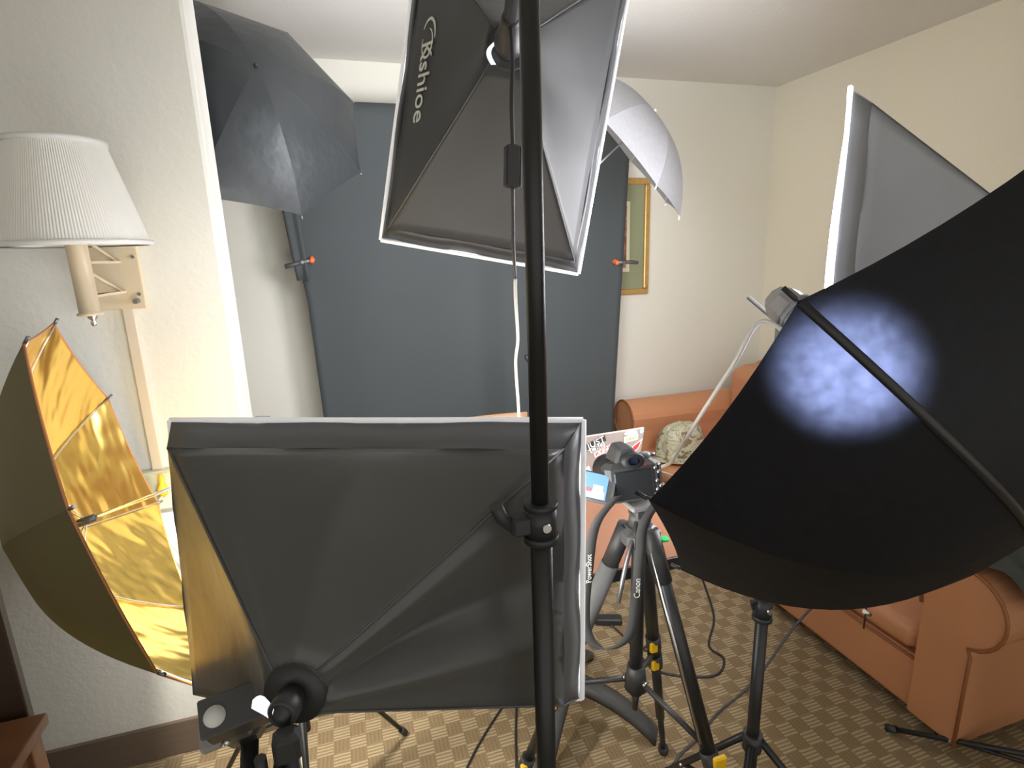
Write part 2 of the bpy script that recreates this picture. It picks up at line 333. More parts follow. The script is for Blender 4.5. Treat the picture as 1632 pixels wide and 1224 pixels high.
def softbox(label, ctr, eul, w, h, dep, fab, rimm, diff, edge, taper=0.012, sag=0.02, rimd=0.06, ring=0.052, folds=(), name='softbox'):
    Mx = Matrix.Translation(V(ctr)) @ rot_zyx(*[math.radians(a) for a in eul])
    apex = Mx @ V((0, -dep, 0))
    T = Thing(name, label, 'softbox', apex, 'softboxes')
    cs = [(-1, 1), (1, 1), (1, -1), (-1, -1)]   # TL TR BR BL
    front = [V((sx * w / 2, 0, sz * h / 2)) for sx, sz in cs]
    back = [V((sx * (w / 2 - taper), -rimd, sz * (h / 2 - taper))) for sx, sz in cs]
    def ringp(a): return V((ring * math.cos(a), -dep, ring * math.sin(a)))
    cang = [math.atan2(sz, sx) for sx, sz in cs]
    axis = V((0, 1, 0))
    names = ['top', 'right', 'bottom', 'left']; panels = []
    for k in range(4):
        a, b = back[k], back[(k + 1) % 4]; a0 = cang[k]; a1 = cang[(k + 1) % 4]
        while a1 > a0: a1 -= 2 * math.pi
        def fn(u, v, a=a, b=b, a0=a0, a1=a1, k=k):
            p = a.lerp(b, u); q = ringp(a0 + (a1 - a0) * u); r_ = p.lerp(q, v)
            inw = V((-r_.x, 0, -r_.z)); inw.normalize()
            s_ = sag * math.sin(math.pi * u) ** 1.0 * math.sin(math.pi * min(1, v * 1.0)) ** 0.8
            for (kk, fu, fw, fd) in folds:
                if kk == k: s_ -= fd * max(0, 1 - abs(u - fu) / fw) * math.sin(math.pi * v) ** 0.7
            return r_ + inw * s_
        fr = lambda u, v, fn=fn: Mx @ fn(u, v)
        mid = fn(0.5, 0.5); inn = (Mx.to_3x3() @ V((-mid.x, 0.1, -mid.z))).normalized()
        po = T.part('side_panel', MB().slab(fr, 24, 16, 0.0015, lambda u, v: inn), fab); panels.append((po, fr))
        T.part('rim_strip', MB().slab(lambda u, v, a=a, b=b, c=front[k], d=front[(k + 1) % 4]: Mx @ (a.lerp(b, u).lerp(c.lerp(d, u), v) - V((a.x + b.x, 0, a.z + b.z)).normalized() * 0.004 * math.sin(2.6 * math.pi * u) ** 2), 14, 2, 0.0018, lambda u, v: -inn * 1.0), rimm)
        T.part('seam', MB().tube([Mx @ (a.lerp(ringp(a0), t)) for t in (0, .25, .5, .75, 1)], 0.0016, 6), M['piping'])
        # silver lining
        T.part('lining', MB().grid(lambda u, v, fr=fr, inn=inn: fr(u, v) + inn * .006, 24, 16), M['lining'], parent=po)
    e = 0.006
    d_ = T.part('diffuser', MB().slab(lambda u, v: Mx @ V(((u - .5) * (w - .012), 0.004 + 0.018 * math.sin(math.pi * u) * math.sin(math.pi * v), (v - .5) * (h - .012))), 10, 10, 0.001, lambda u, v: Mx.to_3x3() @ V((0, -1, 0))), diff)
    for k in range(4):
        a, b = front[k], front[(k + 1) % 4]; g = 1 + 2 * e / w
        T.part('diffuser_edge', MB().tube([Mx @ (a.lerp(b, t) * 1.010 + V((0, 0.001 + 0.0015 * math.sin(9 * t + k), 0))) for t in [i / 8 for i in range(9)]], 0.0055, 6), edge, parent=d_)
    T.part('speed_ring', MB().lathe([(.012, -.004), (ring * 1.0, -.006), (ring * 1.04, .004), (ring * .75, .012)], Mx @ frame((0, -dep, 0), (1, 0, 0), (0, 0, -1), (0, 1, 0)), 20), M['black_soft'])
    return T, Mx, panels

def lamp_holder(T, Mx, dep, lenh=0.10, k=1.0):
    """bulb socket, tilting bracket and bulb behind a softbox"""
    def P(x, y, z): return Mx @ V((x, y - dep, z))
    s_ = T.part('socket', MB().lathe([(0.0, -lenh), (0.016 * k, -lenh), (0.022 * k, -lenh + .012), (0.026 * k, -.04), (0.034 * k, -.035), (0.034 * k, -.012), (0.028 * k, -.008), (0.028 * k, 0.03)], Mx @ frame((0, -dep, 0), (1, 0, 0), (0, 0, -1), (0, 1, 0)), 18, cap=True), M['black_soft'])
    T.part('bulb', MB().lathe([(0.018, 0.02), (0.05, .05), (0.05, 0.15), (0.02, .18), (0.0, .185)], Mx @ frame((0, -dep, 0), (1, 0, 0), (0, 0, -1), (0, 1, 0)), 16), M['bulb'])
    return s_

# A: hangs above, front to the backdrop
A, MA, PA = softbox('upright softbox with white printed logo, highest in the room, on the black pole', (0.43, 1.422, 1.836), (-15.44, 11.36, -4.49), .5, .7, .35, M['nylon'], M['rim_dark'], M['diff_a'], M['diff_edge'], sag=0.022, taper=.022, ring=.04)
lamp_holder(A, MA, .35, 0.12, .8)
A.part('light_leak_glint', MB().grid(lambda u, v: MA @ V((-0.026 - 0.012 * math.sin(math.pi * v) + .009 * u, -.365 - .006 * u, -0.040 + 0.040 * v)), 3, 8), M['bulb'])  # glowing crescent painted in for bulb light leaking at the apex
# A printed logo on its left panel
pf = PA[3][1]
def panel_basis(fn, u, v):
    o = fn(u, v); du = (fn(u + .02, v) - o).normalized(); dv = (fn(u, v + .02) - o).normalized(); n = du.cross(dv).normalized()
    return o, du, dv, n
# left panel runs BL -> TL, so up the panel is +u
lo, du, dv, n = panel_basis(pf, 0.52, 0.18)
if n.dot(cam.matrix_world.translation - lo) < 0: n = -n
LB = PA[3][0]
def logo_arc(u0, v0, ru, rv, a0, a1, wd):
    b = MB(); L_ = []
    for i in range(19):
        a = a0 + (a1 - a0) * i / 18; t = wd * (0.35 + 0.65 * math.sin(math.pi * i / 18))
        L_.append((lo + du * (u0 + ru * math.cos(a)) + dv * (v0 + rv * math.sin(a)) + n * .006, t, a))
    for i in range(18):
        p, t, a = L_[i]; q, t2, a2 = L_[i + 1]; e1 = (du * math.cos(a) + dv * math.sin(a)); e2 = (du * math.cos(a2) + dv * math.sin(a2))
        b.add([p - e1 * t, p + e1 * t, q + e2 * t2, q - e2 * t2], [(0, 1, 2, 3)])
    return b
A.part('printed_logo', text_mb('Kshioe', 0.062, lo + n * 0.004 - du * 0.018, -du, dv, 0.0008, 1.0), M['logo'], parent=LB)
A.part('printed_logo_swoosh', logo_arc(0.062, 0.004, 0.030, 0.020, 0.2, 2 * math.pi - 1.2, .0028), M['logo'], parent=LB)
A.part('printed_logo_swoosh', logo_arc(0.070, 0.006, 0.042, 0.026, -1.0, 1.6, .0035), M['logo'], parent=LB)

# B: low, wide, front to the partition wall
B, MBx, PB = softbox('wide black softbox in the foreground, lit gold along its left side', (0.024, 0.919, 0.981), (-20.65, 0.79, -4.72), .7, .5, .33, M['nylon_dark'], M['rim'], M['diff_b'], M['diff_edge'], sag=0.022, taper=.030,
                     folds=((0, .5, .5, .050), (1, .12, .12, .018), (1, .45, .16, -.030), (1, .72, .14, .030), (2, .4, .2, .02), (0, .18, .08, .008)), ring=0.036)
lamp_holder(B, MBx, .33, 0.042, .5)
B.part('light_leak_glint', MB().grid(lambda u, v: MBx @ V((-0.034 + 0.028 * u, -.362 - .004 * v, 0.010 - 0.020 * (v - .5) * math.sin(math.pi * (.12 + .8 * u)) - .020 * u + .008 * math.sin(math.pi * u))), 6, 3), M['bulb'])  # emissive flap drawn as the glint of light leaking at the apex

# D: by the right wall, front to the left
nD = V((-.686, .728, 0)); cD = V((1.62, .72, 1.44)) + nD * .587
D, MD, PD = softbox('grey softbox turned edge-on near the tan wall, rising behind the big black umbrella', cD, (math.degrees(math.atan2(-nD.x, nD.y)) - 1.3, 2.5, 0.0), .5, .7, .40, M['nylon_grey'], M['nylon_grey'], M['diff_d'], M['diff_edge_bright'], taper=.026, sag=0.03, rimd=.040)
lamp_holder(D, MD, .40, 0.14)

# ------------------------------------------------------------------ light stands
def stand(label, x, y, secs, foot_r, ang, leg_top, brace_z, mat_=None, lean=(0, 0), knob=1, group='light stands', legw=0.008, nlegs=3, mid=0.55):
    """secs: list of (z_top, radius) bottom to top"""
    m = mat_ or M['black']; T = Thing('light_stand', label, 'stand', (x, y, 0), group)
    z = brace_z - .06
    for i, (zt, r) in enumerate(secs):
        T.part('pole', MB().cyl((x, y, z), (x, y, zt), r, n=20), m)
        if i < len(secs) - 1:
            c = T.part('collar', MB().cyl((x, y, zt - .035), (x, y, zt + .005), r * 1.45, n=20).cyl((x, y, zt - .045), (x, y, zt - .035), r * 1.6, n=20).cyl((x, y, zt + .005), (x, y, zt + .012), r * 1.55, n=20), M['black_soft'])
            dx, dy = math.cos(2.6), math.sin(2.6) * .2
            T.part('clamp_knob', MB().box((x - r - .028 * knob, y - .012 * knob, zt - .03), (x - r, y + .012 * knob, zt - .002), bev=.004).tube([(x - r - .026 * knob, y, zt - .016), (x - r - .040 * knob, y, zt - .002), (x - r - .048 * knob, y - .004, zt - .002 + .02 * knob)], .009 * knob, 10), M['black_soft'], parent=c)
            T.part('clamp_screw', MB().cyl((x + .0, y - r * 1.45 - .004, zt - .016), (x, y - r * 1.2, zt - .016), .006, n=10), M['metal'], parent=c)
        z = zt - .01
    T.part('leg_collar', MB().cyl((x, y, leg_top - .02), (x, y, leg_top + .02), secs[0][1] * 1.6, n=16), M['black_soft'])
    T.part('brace_collar', MB().cyl((x, y, brace_z - .018), (x, y, brace_z + .012), secs[0][1] * 1.5, n=16), M['black_soft'])
    for k in range(nlegs):
        a = math.radians(ang + 360 / nlegs * k); d = V((math.sin(a), math.cos(a), 0)); p0 = V((x, y, leg_top)) + d * secs[0][1] * 1.4; p1 = V((x, y, .010)) + d * foot_r
        lg = T.part('leg', MB().tube([p0, p1], legw, 8), m)
        q = p0.lerp(p1, mid)
        T.part('brace', MB().tube([V((x, y, brace_z)) + d * secs[0][1], q], legw * .75, 8), m)
        T.part('rivet', MB().cyl(q - d.cross(V((0, 0, 1))) * (legw + .003), q + d.cross(V((0, 0, 1))) * (legw + .003), .0035, n=8), M['metal'], parent=lg)
        T.part('rubber_foot', MB().tube([p1 - (p1 - p0).normalized() * .03, p1], legw * 1.45, 10), M['black_soft'], parent=lg)
    return T

PX, PY = 0.2336, 0.6600
SA = stand('tall black pole stand in the middle foreground with a clamp knob', PX, PY, [(1.160, .0150), (1.93, .0121)], .42, 115, .62, .30, legw=.010)
# bracket that carries the upper softbox
ap = MA @ V((0, -.35, 0)); bk = MA @ V((0, -.47, 0))
SA.part('tilt_bracket', MB().cyl((PX, PY, 1.83), (PX, PY, 1.90), .021, n=16).tube([(PX, PY, 1.865), bk], .013, 10).tube([V((PX, PY, 1.865)) + V((-.075, .02, -.035)), V((PX, PY, 1.865)) + V((-.0, .03, -.03))], .0085, 10), M['black_soft'])
bB = MBx @ V((0, -.375, -.012))
SB = stand('slim light stand right under the apex of the wide foreground softbox', bB.x + .012, bB.y - .012, [(bB.z - .012, .0075)], .34, 200, .55, .28, legw=.007)
SB.part('tilt_bracket', MB().box((bB.x - .006, bB.y - .022, bB.z - .030), (bB.x + .022, bB.y + .004, bB.z + .004), bev=.005).tube([(bB.x - .02, bB.y - .01, bB.z - .02), (bB.x - .022, bB.y - .005, bB.z - .30)], .0065, 8), M['black_soft'])
SD = stand('light stand whose thin leg lies beside the near sofa arm', 1.70, .76, [(1.0, .014), (1.42, .011)], .3636, -31.5, .13, .10)
SD.part('tilt_bracket', MB().tube([(1.70, .76, 1.42), MD @ V((0, -.535, 0))], .014, 10), M['black_soft'])

# ------------------------------------------------------------------ umbrellas
def umbrella(label, apex, rot, r, h, out, lin, rib, shaft_len, name='umbrella', tipm=None, scallop=0.012, pw=2.0, edge=None, strut=.0016, bow=.012):
    Mx = Matrix(((*rot[0], apex[0]), (*rot[1], apex[1]), (*rot[2], apex[2]), (0, 0, 0, 1)))
    T = Thing(name, label, 'umbrella', apex, 'photo umbrellas')
    def prof(s): return -h * s ** pw
    def ribp(k, s, off=0.0):
        a = 2 * math.pi * k / 8; return V(((r * s) * math.cos(a), (r * s) * math.sin(a), prof(s) - off))
    def pan(k, u, s, off):
        sc = s * (1 - scallop * 4 * u * (1 - u) * s ** 3)
        p = ribp(k, sc, off).lerp(ribp(k + 1, sc, off), u)
        # cloth bows very slightly between ribs
        p += V((p.x, p.y, 0)) * (bow * 4 * u * (1 - u) * math.sin(math.pi * s))
        return p
    for k in range(8):
        po = T.part('canopy_panel', MB().grid(lambda u, v, k=k: Mx @ pan(k, u, .012 + .988 * v, 0), 8, 18), out)
        if lin is not None:
            T.part('lining', MB().grid(lambda u, v, k=k: Mx @ (pan(k, u, .012 + .985 * v, 0.0025)), 10, 16), lin, parent=po)
        if edge is not None:
            T.part('edge_binding', MB().tube([Mx @ pan(k, i / 8, 1, 0.001) for i in range(9)], .0022, 5), edge, parent=po)
    for k in range(8):
        rb = T.part('rib', MB().tube([Mx @ ribp(k, s, .006) for s in [i / 10 for i in range(1, 11)]], .0022, 6), rib)
        q = ribp(k, .42, .008)
        T.part('strut', MB().tube([Mx @ V((0, 0, -h * .62)), Mx @ q], strut, 5), rib, parent=rb)
        t0 = ribp(k, 1.0, .003); t1 = ribp(k, 1.022, .003)
        T.part('rib_tip', MB().tube([Mx @ t0, Mx @ t1], .0032, 6), tipm or rib, parent=rb)
    T.part('shaft', MB().tube([Mx @ V((0, 0, -.0)), Mx @ V((0, 0, -shaft_len))], .004, 10), M['metal'])
    T.part('runner', MB().tube([Mx @ V((0, 0, -h * .62 - .015)), Mx @ V((0, 0, -h * .62 + .015))], .008, 10), M['black_soft'])
    T.part('ferrule', MB().tube([Mx @ V((0, 0, -.004)), Mx @ V((0, 0, .012))], .006, 8), M['black_soft'] if tipm is None else tipm)
    return T, Mx

def lamp_head(label, pos, z, rad=.032, ln=.12, m=None, watts=20, col=(1, 1, 1), spot=150, aim=None, fins=True, name='studio_lamp', lr=.03):
    """mains lamp head; z = direction it shines"""
    z = V(z).normalized(); Mx = axis_frame(pos, z); m = m or M['grey_plastic']
    T = Thing(name, label, 'lamp', pos, 'lamp heads')
    b = T.part('housing', MB().lathe([(0.0, -ln * .75), (rad * .7, -ln * .75), (rad, -ln * .55), (rad * 1.02, -ln * .1), (rad * .8, ln * .05)], Mx, 8, smooth=False), m)
    if fins:
        for i in range(4): T.part('vent_fin', MB().lathe([(rad * .9, 0), (rad * 1.09, .001), (rad * 1.09, .005), (rad * .9, .006)], Mx @ Matrix.Translation((0, 0, -ln * .32 + i * .010)), 16, smooth=False), m, parent=b)
    T.part('bulb', MB().lathe([(rad * .55, ln * .03), (rad * .6, ln * .12), (rad * .6, ln * .28), (rad * .4, ln * .36), (0, ln * .38)], Mx, 14), M['bulb'])
    T.light('lamp_light', V(pos) + z * ln * .55, watts, col, lr, spot, aim)
    return T, Mx

# E: black umbrella high behind the partition
RE = ((0.8682, 0.3704, 0.3301), (0.0816, 0.5497, -0.8314), (-0.4894, 0.7487, 0.4471)); aE = V((-.166, 2.0, 2.07)); zE = V((0.3301, -0.8314, 0.4471))
UE, MUE = umbrella('black umbrella up under the ceiling, half hidden by the white partition wall', aE, RE, .40, .18, M['umb_black'], M['lining'], M['metal_dark'], .84)
pE = aE - zE * .78
stand('light stand hidden behind the partition below the high black umbrella', pE.x - .09, pE.y + .05, [(1.0, .012), (pE.z - .06, .010)], .30, 30, .40, .20)
lamp_head('lamp head aimed into the high black umbrella', aE - zE * .62 + V((-.05, 0, 0.0)), zE, watts=6, col=(1, .97, .92), spot=110)

# F: gold-lined umbrella on the left
RF = ((-0.27134, -0.15576, -0.94980), (0.31454, 0.91828, -0.24045), (0.90964, -0.36399, -0.20017)); aF = V((-.640, 1.233, .975)); zF = V((-.9498, -.24045, -.20017))
UF, MUF = umbrella('umbrella with shining gold lining open to the right beside the wall lamp', aF, RF, .41, .186, M['umb_gold_back'], M['gold'], M['metal'], .50, edge=M['gold_edge'], tipm=M['metal_dark'], strut=.0009)
pF = aF - zF * .47
SFx, SFy = pF.x, pF.y + .03
stand('light stand on the carpet under the wide softbox, one leg reaching right', SFx, SFy, [(.62, .012), (pF.z - .06, .010)], .315, 57, .52, .33, legw=.007, mid=.6)
lamp_head('lamp head shining into the gold umbrella behind the wide softbox', aF - zF * .40 + V((0, .03, .05)), zF, watts=26, col=(1, .95, .85), spot=140)

# C: large black umbrella close on the right
RC = ((-0.98330, 0.14009, 0.11618), (-0.02829, 0.51296, -0.85795), (-0.17978, -0.84691, -0.50043)); aC = V((.815, .431, 1.126)); zC = V((.11618, -.85795, -.50043))
UC, MUC = umbrella('huge black umbrella filling the right foreground with a glowing light patch', aC, RC, .42, .234, M['umb_c'], M['lining_c'], M['metal_dark'], .55, tipm=M['black_soft'], pw=2.93)
for k in (7,):
    UC.part('rib_sleeve', MB().slab(lambda u, v, k=k: MUC @ (V((.42 * (.05 + .95 * v) * math.cos(2 * math.pi * k / 8) - (u - .5) * .010 * math.sin(2 * math.pi * k / 8), .42 * (.05 + .95 * v) * math.sin(2 * math.pi * k / 8) + (u - .5) * .010 * math.cos(2 * math.pi * k / 8), -.234 * (.05 + .95 * v) ** 2.93 + .0022))), 2, 16, .0008, lambda u, v: zC), M['black'])
pC = aC - zC * .45
SC = stand('slim black stand below the huge black umbrella, chrome screw on its collar', pC.x, pC.y, [(.80, .0125), (pC.z - .07, .0105)], .34, 350, .455, .28, knob=.4)
SC.part('umbrella_bracket', MB().box((pC.x - .012, pC.y - .014, pC.z - .09), (pC.x + .014, pC.y + .014, pC.z + .02), bev=.004).cyl((pC.x - .028, pC.y, pC.z - .06), (pC.x - .012, pC.y, pC.z - .06), .010, n=10), M['metal_dark'])
hC = aC - zC * .405 + V((.004, .0, .036)); hit = MUC @ V((.42 * .885 * math.cos(-.735), .42 * .885 * math.sin(-.735), -.234 * .885 ** 2.93))
LC, MLC = lamp_head('grey lamp head with vent fins at the upper edge of the huge black umbrella', hC, zC, rad=.034, ln=.105, watts=420, col=(.86, .89, 1.0), spot=21, aim=hit, lr=.02)
hm = MUC @ V((.41 * math.cos(math.radians(121)), .41 * math.sin(math.radians(121)), -.232))
tie = UC.part('tie_cord', MB().tube([hm + V((0, 0, .012)), hm + V((.002, 0, -.12)), hm + V((0, .002, -.25)), hm + V((-.003, 0, -.32))], .002, 6), M['black_soft'])
UC.part('cord_clasp', MB().tube([hm + V((-.007, 0, -.276)), hm + V((.011, 0, -.288))], .005, 8), M['metal'], parent=tie)

# G: white umbrella by the back wall
RG = ((-0.58231, 0.50273, 0.63889), (-0.81188, -0.40020, -0.42508), (0.04199, -0.76623, 0.64120)); aG = V((1.323, 2.224, 2.046)); zG = V((.6389, -.4251, .6412))
UG, MUG = umbrella('white translucent umbrella in front of the tan back wall', aG, RG, .40, .18, M['umb_white'], None, M['white'], .72, tipm=M['white'], pw=2.5)
pG = aG - zG * .679
stand('light stand out of sight behind the middle pole, carrying the white umbrella', pG.x, pG.y, [(1.0, .010), (pG.z - .05, .008)], .28, 0, .40, .20)
lamp_head('lamp head inside the white umbrella behind the upper softbox', aG - zG * .50, zG, watts=2.5, col=(1, .97, .95), spot=120)

# ------------------------------------------------------------------ backdrop and clamps
YD = 2.93
def bd(u, v):
    # v 0 top .. 1 bottom ; u 0 left .. 1 right
    z = 2.205 - v * 2.15
    xl = -0.24 + 0.09 * min(1, v / .42) + .05 * max(0, (v - .26)); xr = 1.612 - .115 * v
    x = xl + (xr - xl) * u
    y = YD + .010 * math.sin(7 * u + 2 * v) * (.3 + v) + .010 * math.sin(21 * u + 1.2) * v + .025 * max(0, u - .86) * math.sin(60 * u) * (0.4 + v)
    return V((x, y, z))
BD = Thing('backdrop', 'black cloth backdrop hanging across the back wall', 'backdrop', (.7, YD, .0))
BD.part('cloth', MB().slab(bd, 60, 40, .002, lambda u, v: V((0, 1, 0))), M['backdrop'])
BD.part('side_fold', MB().slab(lambda u, v: V((-.252 + .075 * v + .09 * u * (1 - .35 * v) , YD - .012 - .006 * math.sin(u * 9), 2.2 - v * .80)), 8, 10, .002, lambda u, v: V((0, 1, 0))), M['backdrop'])
BD.part('crossbar', MB().cyl((-.42, YD + .03, 2.20), (1.78, YD + .03, 2.20), .013, n=12), M['black'])
for sx in (-.33, 1.50):
    BD.part('upright', MB().cyl((sx if sx > 0 else .0, YD + .055, .0), (sx if sx > 0 else .0, YD + .055, 2.22), .014, n=12), M['black'])
def clamp(label, p, d):
    """spring clamp, d = direction of handles"""
    T = Thing('spring_clamp', label, 'clamp', p, 'spring clamps'); p = V(p); d = V(d).normalized(); up = V((0, 0, 1))
    for s_ in (1, -1):
        T.part('jaw', MB().tube([p + d * .02, p - d * .018 + V((0, .010 * s_, .002 * s_))], .006, 8), M['grey_plastic'])
        T.part('jaw_pad', MB().tube([p - d * .016 + V((0, .010 * s_, 0)), p - d * .034 + V((0, .006 * s_, .006 * s_))], .0125, 10), M['orange'])
        T.part('handle', MB().tube([p + d * .015, p + d * .05 + V((0, .012 * s_, 0)), p + d * .10 + V((0, .024 * s_, .002 * s_))], .0085, 8, rs=[.007, .010, .010]), M['black_grey'])
    T.part('spring', MB().cyl(p + d * .018 + V((0, -.014, 0)), p + d * .018 + V((0, .014, 0)), .008, n=10), M['metal_dark'])
    return T
clamp('spring clamp with orange tips on the left edge of the black backdrop', (-.125, YD - .012, 1.490), (-1, 0, -.22))
clamp('spring clamp with orange tips on the right edge of the black backdrop', (1.545, YD - .008, 1.425), (1, 0, -.03))

# ------------------------------------------------------------------ picture
PT = Thing('framed_picture', 'gold framed picture with green mat, partly behind the black backdrop', 'picture', (1.52, YB, 1.2))
x0, x1, z0, z1 = 1.20, 1.838, 1.222, 1.90
fw = .035
for nm, a, b in (('frame_rail', (x0, z0), (x1, z0 + fw)), ('frame_rail', (x0, z1 - fw), (x1, z1)), ('frame_rail', (x0, z0 + fw), (x0 + fw, z1 - fw)), ('frame_rail', (x1 - fw, z0 + fw), (x1, z1 - fw))):
    PT.part(nm, MB().box((a[0], YB - .028, a[1]), (b[0], YB - .002, b[1])), M['gold_frame'], bevel=.006)
PT.part('mat_board', MB().box((x0 + fw, YB - .014, z0 + fw), (x1 - fw, YB - .004, z1 - fw)), M['mat_green'])
iw = .13
PT.part('inner_mat', MB().box((x0 + iw, YB - .017, z0 + iw + .01), (x1 - iw, YB - .006, z1 - iw)), M['mat_cream'])
PT.part('print', MB().box((x0 + iw + .022, YB - .019, z0 + iw + .034), (x1 - iw - .022, YB - .007, z1 - iw - .024)), M['art'])

# ------------------------------------------------------------------ wall lamp
LX, LY = -.538, 1.50
WL = Thing('wall_lamp', 'wall lamp with pleated white shade on a beige bracket', 'lamp', (-.54, YW, 1.39))
npl = 150; sv = []; sf = []
z_b, z_t, r_b, r_t = 1.548, 1.755, .142, .088
rows = 9
mb = MB()
def shp(i, j):
    a = 2 * math.pi * i / (npl * 2); t = j / rows; r_ = r_b + (r_t - r_b) * t + (.0006 if i % 2 else -.0004); return V((LX + r_ * math.cos(a), LY + r_ * math.sin(a), z_b + (z_t - z_b) * t))
vv = [shp(i, j) for j in range(rows + 1) for i in range(npl * 2)]; n2 = npl * 2
ff = [(j * n2 + i, j * n2 + (i + 1) % n2, (j + 1) * n2 + (i + 1) % n2, (j + 1) * n2 + i) for j in range(rows) for i in range(n2)]
mb.add(vv, ff)
sh = WL.part('lamp_shade', mb, M['shade'])
WL.part('shade_lining', MB().lathe([(r_b - .004, z_b), (r_t - .004, z_t)], Matrix.Translation((LX, LY, 0)), 40), M['shade_rim'], parent=sh)
for rr, zz in ((r_b, z_b), (r_t, z_t)):
    WL.part('shade_rim', MB().lathe([(rr - .004, zz - .004), (rr + .004, zz - .005), (rr + .005, zz + .006), (rr - .003, zz + .006)], Matrix.Translation((LX, LY, 0)), 48), M['shade_rim'], parent=sh)
WL.part('tube', MB().lathe([(0, 1.392), (.025, 1.392), (.025, 1.397), (.0205, 1.399), (.0205, 1.548), (.022, 1.550), (0, 1.552)], Matrix.Translation((LX, LY, 0)), 24), M['lamp_paint'])
WL.part('finial', MB().lathe([(0, 1.366), (.005, 1.368), (.007, 1.375), (.004, 1.380), (.010, 1.386), (.010, 1.392)], Matrix.Translation((LX + .004, LY, 0)), 14), M['metal'])
WL.part('socket', MB().cyl((LX, LY, 1.550), (LX, LY, 1.60), .014), M['metal'])
for s_ in (-1, 1):
    WL.part('harp', MB().tube(smooth_path([(LX + s_ * .012, LY, 1.553), (LX + s_ * .035, LY, 1.572), (LX + s_ * .045, LY, 1.64), (LX + s_ * .02, LY, 1.74), (LX, LY, 1.76)], 5), .0022, 6), M['metal'])
pl = WL.part('mounting_plate', MB().box((-.605, YW - .020, 1.388), (-.480, YW, 1.560)), M['lamp_paint'], bevel=.003)
for zz in (1.425, 1.52): WL.part('screw', MB().cyl((-.492, YW - .024, zz), (-.492, YW - .019, zz), .004, n=10), M['metal_dark'], parent=pl)
WL.part('turn_switch', MB().cyl((-.498, YW - .045, 1.408), (-.498, YW - .02, 1.408), .006, n=10), M['metal_dark'], parent=pl)
for zz in (1.505, 1.430):
    WL.part('arm', MB().box((LX - .010, LY + .015, zz), (LX + .012, LY + .12, zz + .006)).add([V(p) for p in ((LX - .010, LY + .015, zz), (LX + .012, LY + .015, zz), (-.540, YW - .02, zz), (-.520, YW - .02, zz), (LX - .010, LY + .015, zz + .006), (LX + .012, LY + .015, zz + .006), (-.540, YW - .02, zz + .006), (-.520, YW - .02, zz + .006))], [(0, 2, 3, 1), (4, 5, 7, 6), (0, 4, 6, 2), (1, 3, 7, 5)]), M['lamp_paint'])
    WL.part('arm_brace', MB().tube([(LX + .012, LY + .012, zz + .055), (-.528, YW - .025, zz + .004)], .004, 8), M['lamp_paint'])

single('cord_cover', MB().box((-.541, YW - .014, .940), (-.513, YW, 1.392)), M['raceway'], 'beige plastic cord cover running down the wall under the wall lamp', 'cord cover', (-.527, YW, .94), bevel=.003)
OB = Thing('outlet_box', 'cream outlet box at the foot of the cord cover', 'outlet', (-.53, YW, .83))
OB.part('box', MB().box((-.585, YW - .030, .825), (-.46, YW, .940)), M['outlet'], bevel=.004)
OB.part('face_plate', MB().box((-.580, YW - .034, .830), (-.465, YW - .030, .936)), M['outlet'], bevel=.002)
PLG = Thing('plug', 'amber plug and pale cord hanging from the cream outlet box', 'plug', (-.515, YW - .05, .87))
PLG.part('plug_body', MB().lathe([(0, -.014), (.011, -.014), (.014, .006), (.007, .016), (.005, .045), (0, .047)], Matrix.Translation((-.513, YW - .048, .892)), 12), M['yellow'])
PLG.part('cord', MB().tube(smooth_path([(-.513, YW - .05, .88), (-.545, YW - .055, .83), (-.535, YW - .05, .76), (-.49, YW - .05, .68), (-.455, YW - .05, .60), (-.44, YW - .05, .45), (-.43, YW - .04, .1), (-.40, YW - .06, .006)], 6), .0035, 7), M['cord_beige'])

# ------------------------------------------------------------------ sofa
SO = Thing('sofa', 'orange brown leather sofa with rolled arms along the right wall', 'sofa', (2.1, 1.95, 0))
def arm_profile(yc, sgn):
    # (y,z) outline; sgn=+1 near arm (scroll overhangs toward -Y)
    pts = [(yc + sgn * .105, .055), (yc + sgn * .105, .44)]
    cz, r_ = .492, .118
    for i in range(19):
        a = math.radians(12 + (252 - 12) * i / 18); pts.append((yc + sgn * (r_ * math.cos(a)) * 1.0 - sgn * .0, cz + r_ * math.sin(a)))
    pts += [(yc - sgn * .045, .36), (yc - sgn * .042, .055)]
    return pts
for nm, yc, sg in (('near', .965, 1), ('far', 2.925, -1)):
    pr = arm_profile(yc, sg)
    ao = SO.part('arm', MB().prism([(1.585, y, z) for y, z in pr], (1.0, 0, 0)), M['leather'], bevel=.006)
    SO.part('arm_piping', MB().tube([(1.583, y, z) for y, z in pr[1:]], .0055, 6), M['leather_dark'], parent=ao)
SO.part('base', MB().box((1.60, 1.06, .055), (2.58, 2.83, .235)), M['leather'], bevel=.012)
SO.part('base_crease_shade', MB().tube([(1.599, 1.07, .232), (1.599, 2.82, .232)], .005, 6), M['leather_dark'])  # dark strip standing in for the shaded crease under the cushions
for i in range(3):
    ya = 1.072 + i * .5847
    cu = SO.part('seat_cushion', MB().box((1.595, ya + .004, .238), (2.30, ya + .580, .335), bev=.025), M['leather'], bevel=.02)
    for q in cu.data.polygons: q.use_smooth = True
    bc = SO.part('back_cushion', MB().box((2.22, ya + .004, .33), (2.46, ya + .580, .80), bev=.05), M['leather'], bevel=.02)
SO.part('back', MB().box((2.42, 1.06, .055), (2.60, 2.84, .80), bev=.02), M['leather'], bevel=.01)
for fx in (1.66, 2.5):
    for fy in (1.0, 2.88): SO.part('foot', MB().cyl((fx, fy, 0), (fx, fy, .058), .022, .028, n=12), M['sofa_foot'])

